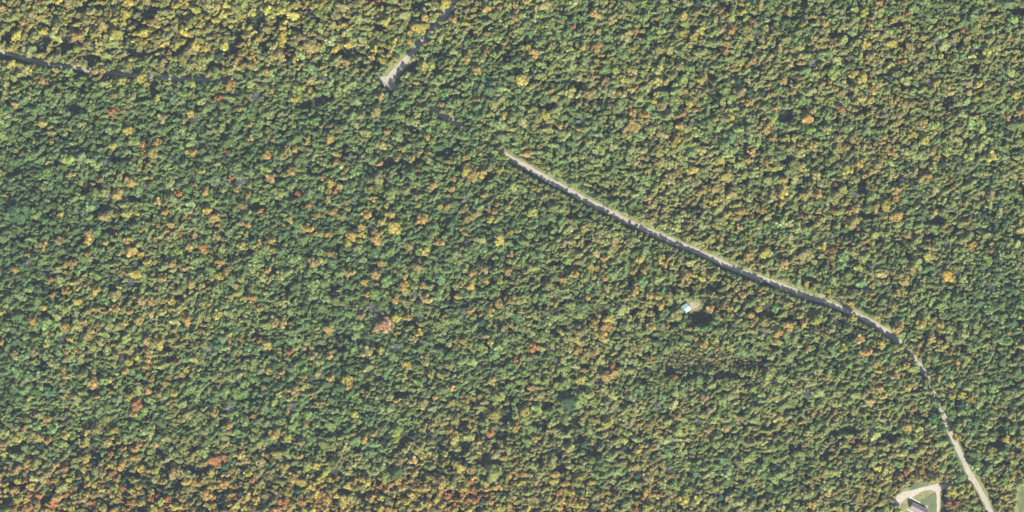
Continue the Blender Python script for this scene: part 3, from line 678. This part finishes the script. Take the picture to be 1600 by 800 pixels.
def autumn(X, Y):
    """0 = deep green stand ... 1 = strongly turned; read off the photograph by region"""
    a = 0.35 + 0 * X
    a = a + 0.72 * bump(X, Y, 330, 30, 330, 75) + 0.36 * bump(X, Y, 60, 50, 120, 110)
    a = a + 0.68 * bump(X, Y, 80, 765, 320, 75) + 0.64 * bump(X, Y, 600, 790, 560, 50)
    a = a + 0.28 * bump(X, Y, 1250, 150, 420, 220) + 0.22 * bump(X, Y, 1150, 430, 260, 120)
    a = a + 0.25 * bump(X, Y, 1350, 680, 200, 140) + 0.30 * bump(X, Y, 1480, 770, 160, 60)
    a = a + 0.25 * bump(X, Y, 740, 690, 90, 60) + 0.20 * bump(X, Y, 960, 640, 260, 110) + 0.22 * bump(X, Y, 200, 490, 170, 90)
    a = a - 0.30 * bump(X, Y, 40, 260, 120, 130) - 0.25 * bump(X, Y, 20, 480, 90, 200) - 0.14 * bump(X, Y, 560, 330, 260, 190)
    a = a - 0.12 * bump(X, Y, 700, 150, 160, 60) - 0.12 * bump(X, Y, 1560, 600, 90, 120)
    return a

def conifer_share(X, Y):
    return 0.03 + 0.22 * bump(X, Y, 300, 770, 520, 60) + 0.05 * bump(X, Y, 1450, 770, 120, 50) + 0.06 * bump(X, Y, 300, 20, 300, 80)

def vary(c, r, amt=0.14, hue=0.10):
    k = math.exp(r.normal(0, amt))
    return (max(0.01, c[0] * k * math.exp(r.normal(0, hue))), max(0.01, c[1] * k), max(0.006, c[2] * k * math.exp(r.normal(0, hue))))

# ---- accepted trees: x, y, radius, height, tint, variant, noted colour or ''
cell = 4.0
GRID = {}
TREES = []
def near_ok(x, y, r, pack):
    ci, cj = int(x // cell), int(y // cell)
    for i in range(ci - 3, ci + 4):
        for j in range(cj - 3, cj + 4):
            for (qx, qy, qr) in GRID.get((i, j), ()):
                if (x - qx) ** 2 + (y - qy) ** 2 < ((r + qr) * pack) ** 2:
                    return False
    return True
def accept(x, y, r, h, tint, var, code=''):
    GRID.setdefault((int(x // cell), int(y // cell)), []).append((x, y, r))
    TREES.append((x, y, r, h, tint, var, code))

noted = []
for (ox, oy, zf, txt) in NOTED:
    for it in txt.split(','):
        a, b = it.split(' ')
        k = next(i for i, ch in enumerate(b) if ch.isalpha())
        noted.append((ox + float(a) / zf, oy + float(b[:k]) / zf, b[k], float(b[k + 1:]) / zf))
noted.sort(key=lambda t: -t[3])
pos = np.array([W(a, b, 9.0).xy for (a, b, _, _) in noted])
fr = clearance(pos)
for (a, b, code, d), p, f_ in zip(noted, pos, fr):
    r = max(2.3, d * S * 0.5 * 1.12)
    if f_ < -0.5 * r or not near_ok(p[0], p[1], r, 0.55):
        continue
    h = min(16.0, 8.5 + r * 0.75 + RNG.normal(0, 0.7)) + 2.7
    var = int(RNG.integers(0, NV))
    if code == 'G':
        r *= 0.72
        var = 100 + int(RNG.integers(0, 2))
    accept(p[0], p[1], r, h, vary(TINT[code], RNG, 0.10, 0.07), var, code)

# crowns that close over the road where the photograph hides it
def overhang(line, x0, x1, step, off, rr_, sides=(1, -1)):
    last = None
    k = 0
    for a, b in zip(line[:-1], line[1:]):
        if not (x0 <= px(a.x) <= x1) or (last is not None and (a - last).length < step):
            continue
        last = a
        k += 1
        t = (b - a).normalized()
        n_ = Vector((-t.y, t.x)) * sides[k % len(sides)]
        p = a + n_ * (off + RNG.uniform(-0.3, 0.5))
        r = rr_ * RNG.uniform(0.85, 1.12)
        if near_ok(p.x, p.y, r, 0.42):
            c = ((0.124, 0.155, 0.048), (0.096, 0.136, 0.046), (0.150, 0.165, 0.050))[int(RNG.integers(0, 3))]
            accept(p.x, p.y, r, RNG.uniform(11, 13.5), vary(c, RNG, 0.14, 0.08), int(RNG.integers(0, NV)))
overhang(L_MAIN, 622, 672, 7.0, 3.0, 4.0)
overhang(L_MAIN, 722, 780, 5.5, 3.0, 4.2)
# the even wood edge below the main road
last = None
for a, b in zip(L_MAIN[:-1], L_MAIN[1:]):
    if 792 < px(a.x) < 1398 and (last is None or (a - last).length > 3.0):
        last = a
        t = (b - a).normalized()
        p = a - Vector((-t.y, t.x)) * (7.4 + RNG.uniform(-0.7, 0.7))
        r = RNG.uniform(2.6, 3.6)
        if near_ok(p.x, p.y, r, 0.40):
            c = ((0.130, 0.156, 0.048), (0.106, 0.140, 0.046), (0.152, 0.166, 0.050), (0.088, 0.122, 0.043))[int(RNG.integers(0, 4))]
            accept(p.x, p.y, r, RNG.uniform(9.6, 11.0), vary(c, RNG, 0.14, 0.08), int(RNG.integers(0, NV)))
overhang(L_MAIN, 1410, 1434, 5.0, 3.0, 4.1)
overhang(L_MAIN, 1452, 1475, 5.0, 3.0, 4.1)
overhang(L_WEST, 362, 588, 4.0, 2.6, 4.8)
overhang(L_NORTH, 652, 690, 6.0, 3.4, 4.0, (-1,))

# tall trees that throw the shade beside the shed
for (a, b) in ((1088, 513), (1098, 514), (1108, 511), (1116, 503), (1118, 494)):
    p = W(a, b)
    accept(p.x, p.y, RNG.uniform(3.8, 4.6), RNG.uniform(15, 17), vary((0.100, 0.140, 0.043), RNG, 0.12, 0.06), int(RNG.integers(0, NV)))

XMAX, YMAX = 800 * S + 50, 400 * S + 50
def scatter(n, rlo, rhi, pack, low=None, cols=None):
    P = np.stack([RNG.uniform(-XMAX, XMAX, n), RNG.uniform(-YMAX, YMAX, n)], 1)
    if low is not None:
        P = P[in_poly(P, low)]
        n = len(P)
    low = low is not None
    R = RNG.uniform(rlo, rhi, n)
    X, Y = px(P[:, 0]), py(P[:, 1])
    if not low:
        R = R * (0.88 + 0.26 * F_SIZE(X, Y))
    fr = clearance(P)
    gl = gap_level(P)
    lowin = in_poly(P, LOWPOLY)
    den = F_DENS((X * 0.94 - Y * 0.34) * 0.6, X * 0.34 + Y * 0.94)
    AU = autumn(X, Y) + 0.30 * (F_HUE(X, Y) - 0.5) + 0.42 * (F_HUE2(X, Y) - 0.5)
    CS = conifer_share(X, Y)
    DG = np.clip(bump(X, Y, 840, 680, 140, 60) + bump(X, Y, 300, 770, 400, 70) + bump(X, Y, 300, 50, 330, 80) + bump(X, Y, 1100, 480, 140, 40), 0, 1)
    HF = F_HGT((X * 0.94 - Y * 0.34) * 0.5, X * 0.34 + Y * 0.94)
    U = RNG.uniform(0, 1, (n, 4))
    for i in range(n):
        r = R[i]
        if (fr[i] < 0.25 * r and not low) or (low and not cols and fr[i] < 0.2) or (not low and (lowin[i] or U[i, 0] < gl[i])):
            continue
        if not low and den[i] < (0.21 + 0.22 * DG[i]) and U[i, 1] < 0.7:
            continue
        if not near_ok(P[i, 0], P[i, 1], r, pack):
            continue
        au = AU[i] + RNG.normal(0, 0.15)
        if low:
            c = vary((cols or ((0.15, 0.155, 0.05), (0.19, 0.16, 0.06), (0.11, 0.14, 0.045)))[int(RNG.integers(0, 3))], RNG)
            accept(P[i, 0], P[i, 1], r, RNG.uniform(3.0, 5.2), c, int(RNG.integers(0, NV)))
            continue
        h = 7.6 + r * 0.95 + RNG.normal(0, 0.7) + 4.6 * (HF[i] - 0.5) if r > 2.1 else 6.0 + r * 1.0 + RNG.normal(0, 0.5) + 4.6 * (HF[i] - 0.5)
        if U[i, 2] < CS[i]:
            accept(P[i, 0], P[i, 1], r * 0.9, h + 2.0, vary((0.028, 0.055, 0.030), RNG), NV + int(RNG.integers(0, 2)))
            continue
        if U[i, 3] < 0.001:
            accept(P[i, 0], P[i, 1], r, h, TINT['G'], 100 + int(RNG.integers(0, 2)))
            continue
        # colour from the regional state of the leaves
        if au > 1.08: c = (TINT['O'] if RNG.random() < 0.62 else TINT['R']) if (Y[i] > 600 and RNG.random() < 0.68) else (TINT['Y'] if RNG.random() < 0.6 else TINT['L'])
        elif au > 0.90: c = (TINT['O'] if RNG.random() < 0.5 else TINT['T']) if (Y[i] > 600 and RNG.random() < 0.5) else (TINT['Y'] if RNG.random() < 0.5 else (0.172, 0.168, 0.054))
        elif au > 0.70: c = (0.172, 0.168, 0.054) if RNG.random() < 0.72 else TINT['T']
        elif au > 0.52: c = (0.152, 0.166, 0.050)
        elif au > 0.36: c = (0.126, 0.158, 0.047)
        elif au > 0.20: c = (0.100, 0.140, 0.043)
        elif au > 0.04: c = (0.083, 0.123, 0.041)
        else: c = (0.070, 0.107, 0.038)
        accept(P[i, 0], P[i, 1], r, max(3.5, h), vary(c, RNG, 0.16, 0.09), int(RNG.integers(0, NV)))

scatter(9000, 4.2, 6.4, 0.56)
scatter(30000, 3.0, 4.2, 0.52)
scatter(55000, 2.1, 3.0, 0.50)
scatter(50000, 1.4, 2.1, 0.50)
scatter(60000, 1.7, 2.6, 0.62, LOWPOLY)
scatter(150000, 0.9, 1.6, 0.60, LOWPOLY)
GOLD = ((0.222, 0.200, 0.050), (0.19, 0.185, 0.055), (0.16, 0.17, 0.05))
# shrubs and seedlings on the floor of the gaps
n_ = 60000
P = np.stack([RNG.uniform(-XMAX, XMAX, n_), RNG.uniform(-YMAX, YMAX, n_)], 1)
ok = (clearance(P) > 1.0) & ~in_poly(P, LOWPOLY)
for p in P[ok]:
    r = RNG.uniform(1.2, 1.9)
    if near_ok(p[0], p[1], r, 0.46):
        accept(p[0], p[1], r, RNG.uniform(1.4, 3.0), vary((0.070, 0.095, 0.036), RNG, 0.2, 0.1), int(RNG.integers(0, NV)))

# ---- single trees: every noted crown, the largest 300 of each kind, and the biggest green ones
KINDS = {
 'O': ("orange_leaved_tree", "orange crowned trees"), 'T': ("bronze_leaved_tree", "bronze crowned trees"), 'Y': ("golden_leaved_tree", "golden crowned trees"),
 'R': ("red_leaved_tree", "red crowned trees"), 'L': ("lime_leaved_tree", "lime green crowned trees"), 'B': ("orange_leaved_tree", "orange crowned trees"),
 'D': ("green_leaved_tree", "dark green crowned trees"), 'G': ("leafless_tree", "grey leafless trees"), 'N': ("green_leaved_tree", "dark green crowned trees"),
}
LIMIT = 290
single, mass = [], []
count = {}
inside = lambda t: 6 < px(t[0]) < 1594 and 6 < py(t[1]) < 794
for t in sorted(TREES, key=lambda t: -t[2]):
    code = t[6] or ('N' if (t[5] < NV and t[4][1] > t[4][0] * 1.12 and t[2] > 3.0) else '')
    if code and inside(t) and not (code != 'N' and t[6] == ''):
        nm = KINDS[code][0]
        if count.get(nm, 0) < LIMIT:
            count[nm] = count.get(nm, 0) + 1
            single.append((t, code))
            continue
    mass.append(t)

LOOK = {'O': "orange crowned tree", 'T': "bronze crowned tree", 'Y': "golden yellow crowned tree", 'R': "red crowned tree", 'L': "lime green crowned tree",
        'B': "very broad rust orange crowned tree", 'D': "deep green crowned tree", 'G': "grey leafless tree", 'N': "green crowned tree"}
SP = np.array([(t[0], t[1]) for t, _ in single])
DM, SM, _ = seg_dist(SP, L_MAIN)
DN, SN, _ = seg_dist(SP, L_NORTH)
DW, SWW, _ = seg_dist(SP, L_WEST)
SHED_P, HOUSE_P = W(1072, 481).xy, W(1435, 795).xy
def compass(dx, dy):
    return ["east", "northeast", "north", "northwest", "west", "southwest", "south", "southeast"][int(round(math.atan2(dy, dx) / (math.pi / 4))) % 8]
def place(i, t):
    p = Vector((t[0], t[1]))
    d = p - SHED_P
    if d.length < 32: return f"just {compass(d.x, d.y)} of the aqua roofed shed"
    d = p - HOUSE_P
    if d.length < 40: return f"just {compass(d.x, d.y)} of the house"
    if DM[i] < 11: return "on the upper side of the gravel road" if SM[i] > 0 else "on the lower side of the gravel road"
    if DN[i] < 11: return "beside the short northern road"
    if DW[i] < 11: return "above the shaded western road" if SWW[i] > 0 else "below the shaded western road"
    return "in the forest"
SIZE = lambda r: "broad " if r > 5.2 else ("small " if r < 2.8 else "")
ONES = "zero one two three four five six seven eight nine ten eleven twelve thirteen fourteen fifteen sixteen seventeen eighteen nineteen".split()
TENS = "zero ten twenty thirty forty fifty sixty seventy eighty ninety".split()
def say(n):
    n = max(0, min(99, int(n)))
    return ONES[n] if n < 20 else TENS[n // 10] + ("-" + ONES[n % 10] if n % 10 else "")
used = set()
for i, (t, code) in enumerate(single):
    x, y, r, h, tint, var, _c = t
    nm, grp = KINDS[code]
    k = HC / (HC - 0.75 * h)
    ux, uy = (x / S) * k + 800, 400 - (y / S) * k
    look, where = (SIZE(r) + LOOK[code]).strip(), place(i, t)
    at = f"{say(round(ux / 16))} percent across, {say(round(uy / 8))} down"
    cands = [f"{look} {where}, {at}", f"{look} {at}", f"{look} between neighbours, {at}", f"lesser {look}, {at}", f"{look} crowded by others, {at}", f"least {look}, {at}"]
    lab = next((c for c in cands if c not in used and len(c.replace(",", "").split()) <= 16), cands[-1])
    used.add(lab)
    root = empty(nm, (x, y, 0), RNG.uniform(0, 6.28), lab, "tree", grp)
    root.scale = (r / 4.0, r / 4.0, h / 12.0)
    if code == 'G':
        o = bpy.data.objects.new("branches", DEAD_ME[var - 100])
        COL.objects.link(o)
        o.parent = root
        continue
    o = bpy.data.objects.new("crown", CROWN_ME[var])
    o["tint"] = tint
    COL.objects.link(o)
    o.parent = root
    o = bpy.data.objects.new("trunk", TRUNK_ME[var])
    COL.objects.link(o)
    o.parent = root
print("TREES", len(TREES), "single", len(single), count, "mass", len(mass))

# ------------------------------------------------------------------ the rest of the forest: one mass
def build_forest(mass):
    vs, fs, mi, va = [], [], [], []
    def add(geo, m, v):
        o = len(vs)
        vs.extend(geo[0])
        fs.extend([tuple(i + o for i in f) for f in geo[1]])
        mi.extend([m] * len(geo[1]))
        va.extend([v] * len(geo[0]))
    nvar = NV + 4
    for k in range(NV + 2):
        add(CROWNS[k], 0, k)
        add(TRUNKS[k], 1, k)
    for k in range(2):
        add(DEAD[k], 2, NV + 2 + k)
    base = len(vs)
    pick, scl, rot, tnt = [0] * base, [(1, 1, 1)] * base, [0.0] * base, [(0, 0, 0)] * base
    for (x, y, r, h, tint, var, code) in mass:
        vs.append((x, y, 0))
        va.append(-1)
        pick.append(var if var < 100 else NV + 2 + var - 100)
        q = RNG.uniform(0.95, 1.22)
        scl.append((r / 4.0 * q, r / 4.0 / q, h / 12.0))
        rot.append(RNG.choice([0.0, math.pi]) + 0.2 + RNG.normal(0, 0.45))
        tnt.append(tint)
    me = bpy.data.meshes.new("forest")
    me.from_pydata(vs, [], fs)
    for m in (M_LEAF, M_BARK, M_TWIG):
        me.materials.append(m)
    me.polygons.foreach_set("material_index", np.array(mi, dtype=np.int32))
    def attr(n, t, data, key):
        a = me.attributes.new(n, t, 'POINT')
        a.data.foreach_set(key, np.array(data, dtype=np.int32 if t == 'INT' else np.float32).ravel())
    attr("variant", 'INT', va, "value")
    attr("pick", 'INT', pick, "value")
    attr("scl", 'FLOAT_VECTOR', scl, "vector")
    attr("rot", 'FLOAT', rot, "value")
    attr("tint", 'FLOAT_VECTOR', tnt, "vector")
    me.update()
    ob = bpy.data.objects.new("forest", me)
    COL.objects.link(ob)
    ob["kind"] = "stuff"
    ob["label"] = "dense mixed autumn forest of green and turning trees around the roads"
    ob["category"] = "forest"
    ng = bpy.data.node_groups.new("forest_scatter", 'GeometryNodeTree')
    ng.interface.new_socket("Geometry", in_out='INPUT', socket_type='NodeSocketGeometry')
    ng.interface.new_socket("Geometry", in_out='OUTPUT', socket_type='NodeSocketGeometry')
    nn, ll = ng.nodes, ng.links
    gi, go = nn.new("NodeGroupInput"), nn.new("NodeGroupOutput")
    def named(n, t):
        a = nn.new("GeometryNodeInputNamedAttribute")
        a.data_type = t
        a.inputs["Name"].default_value = n
        return next(s for s in a.outputs if s.enabled and s.name == "Attribute")
    def equal(sock, v):
        c = nn.new("FunctionNodeCompare")
        c.data_type = 'INT'
        c.operation = 'EQUAL'
        ins = [s for s in c.inputs if s.enabled and s.type == 'INT']
        ll.new(sock, ins[0])
        ins[1].default_value = v
        return c.outputs[0]
    A_var, A_pick, A_scl, A_rot = named("variant", 'INT'), named("pick", 'INT'), named("scl", 'FLOAT_VECTOR'), named("rot", 'FLOAT')
    sp = nn.new("GeometryNodeSeparateGeometry")
    sp.domain = 'POINT'
    ll.new(gi.outputs[0], sp.inputs[0])
    ll.new(equal(A_var, -1), sp.inputs[1])
    cx = nn.new("ShaderNodeCombineXYZ")
    ll.new(A_rot, cx.inputs[2])
    jn = nn.new("GeometryNodeJoinGeometry")
    for k in range(nvar):
        s2 = nn.new("GeometryNodeSeparateGeometry")
        s2.domain = 'POINT'
        ll.new(gi.outputs[0], s2.inputs[0])
        ll.new(equal(A_var, k), s2.inputs[1])
        ip = nn.new("GeometryNodeInstanceOnPoints")
        ll.new(sp.outputs[0], ip.inputs["Points"])
        ll.new(s2.outputs[0], ip.inputs["Instance"])
        ll.new(equal(A_pick, k), ip.inputs["Selection"])
        ll.new(cx.outputs[0], ip.inputs["Rotation"])
        ll.new(A_scl, ip.inputs["Scale"])
        ll.new(ip.outputs[0], jn.inputs[0])
    ll.new(jn.outputs[0], go.inputs[0])
    md = ob.modifiers.new("scatter", 'NODES')
    md.node_group = ng
    return ob
build_forest(mass)

# ------------------------------------------------------------------ the air between the forest and the camera
hz = box("haze", -3050, 3050, -3050, 3050, -1.0, HC + 20, None)
hz["kind"] = "stuff"
hz["label"] = "thin pale haze filling the air above the forest"
hm, hnt, hout = new_mat("haze")
pv = N(hnt, "ShaderNodeVolumePrincipled")
pv.inputs["Color"].default_value = (0.78, 0.87, 1.0, 1)
pv.inputs["Density"].default_value = 1.1e-5
pv.inputs["Anisotropy"].default_value = 0.0
hnt.links.new(pv.outputs[0], hout.inputs["Volume"])
hz.data.materials.append(hm)
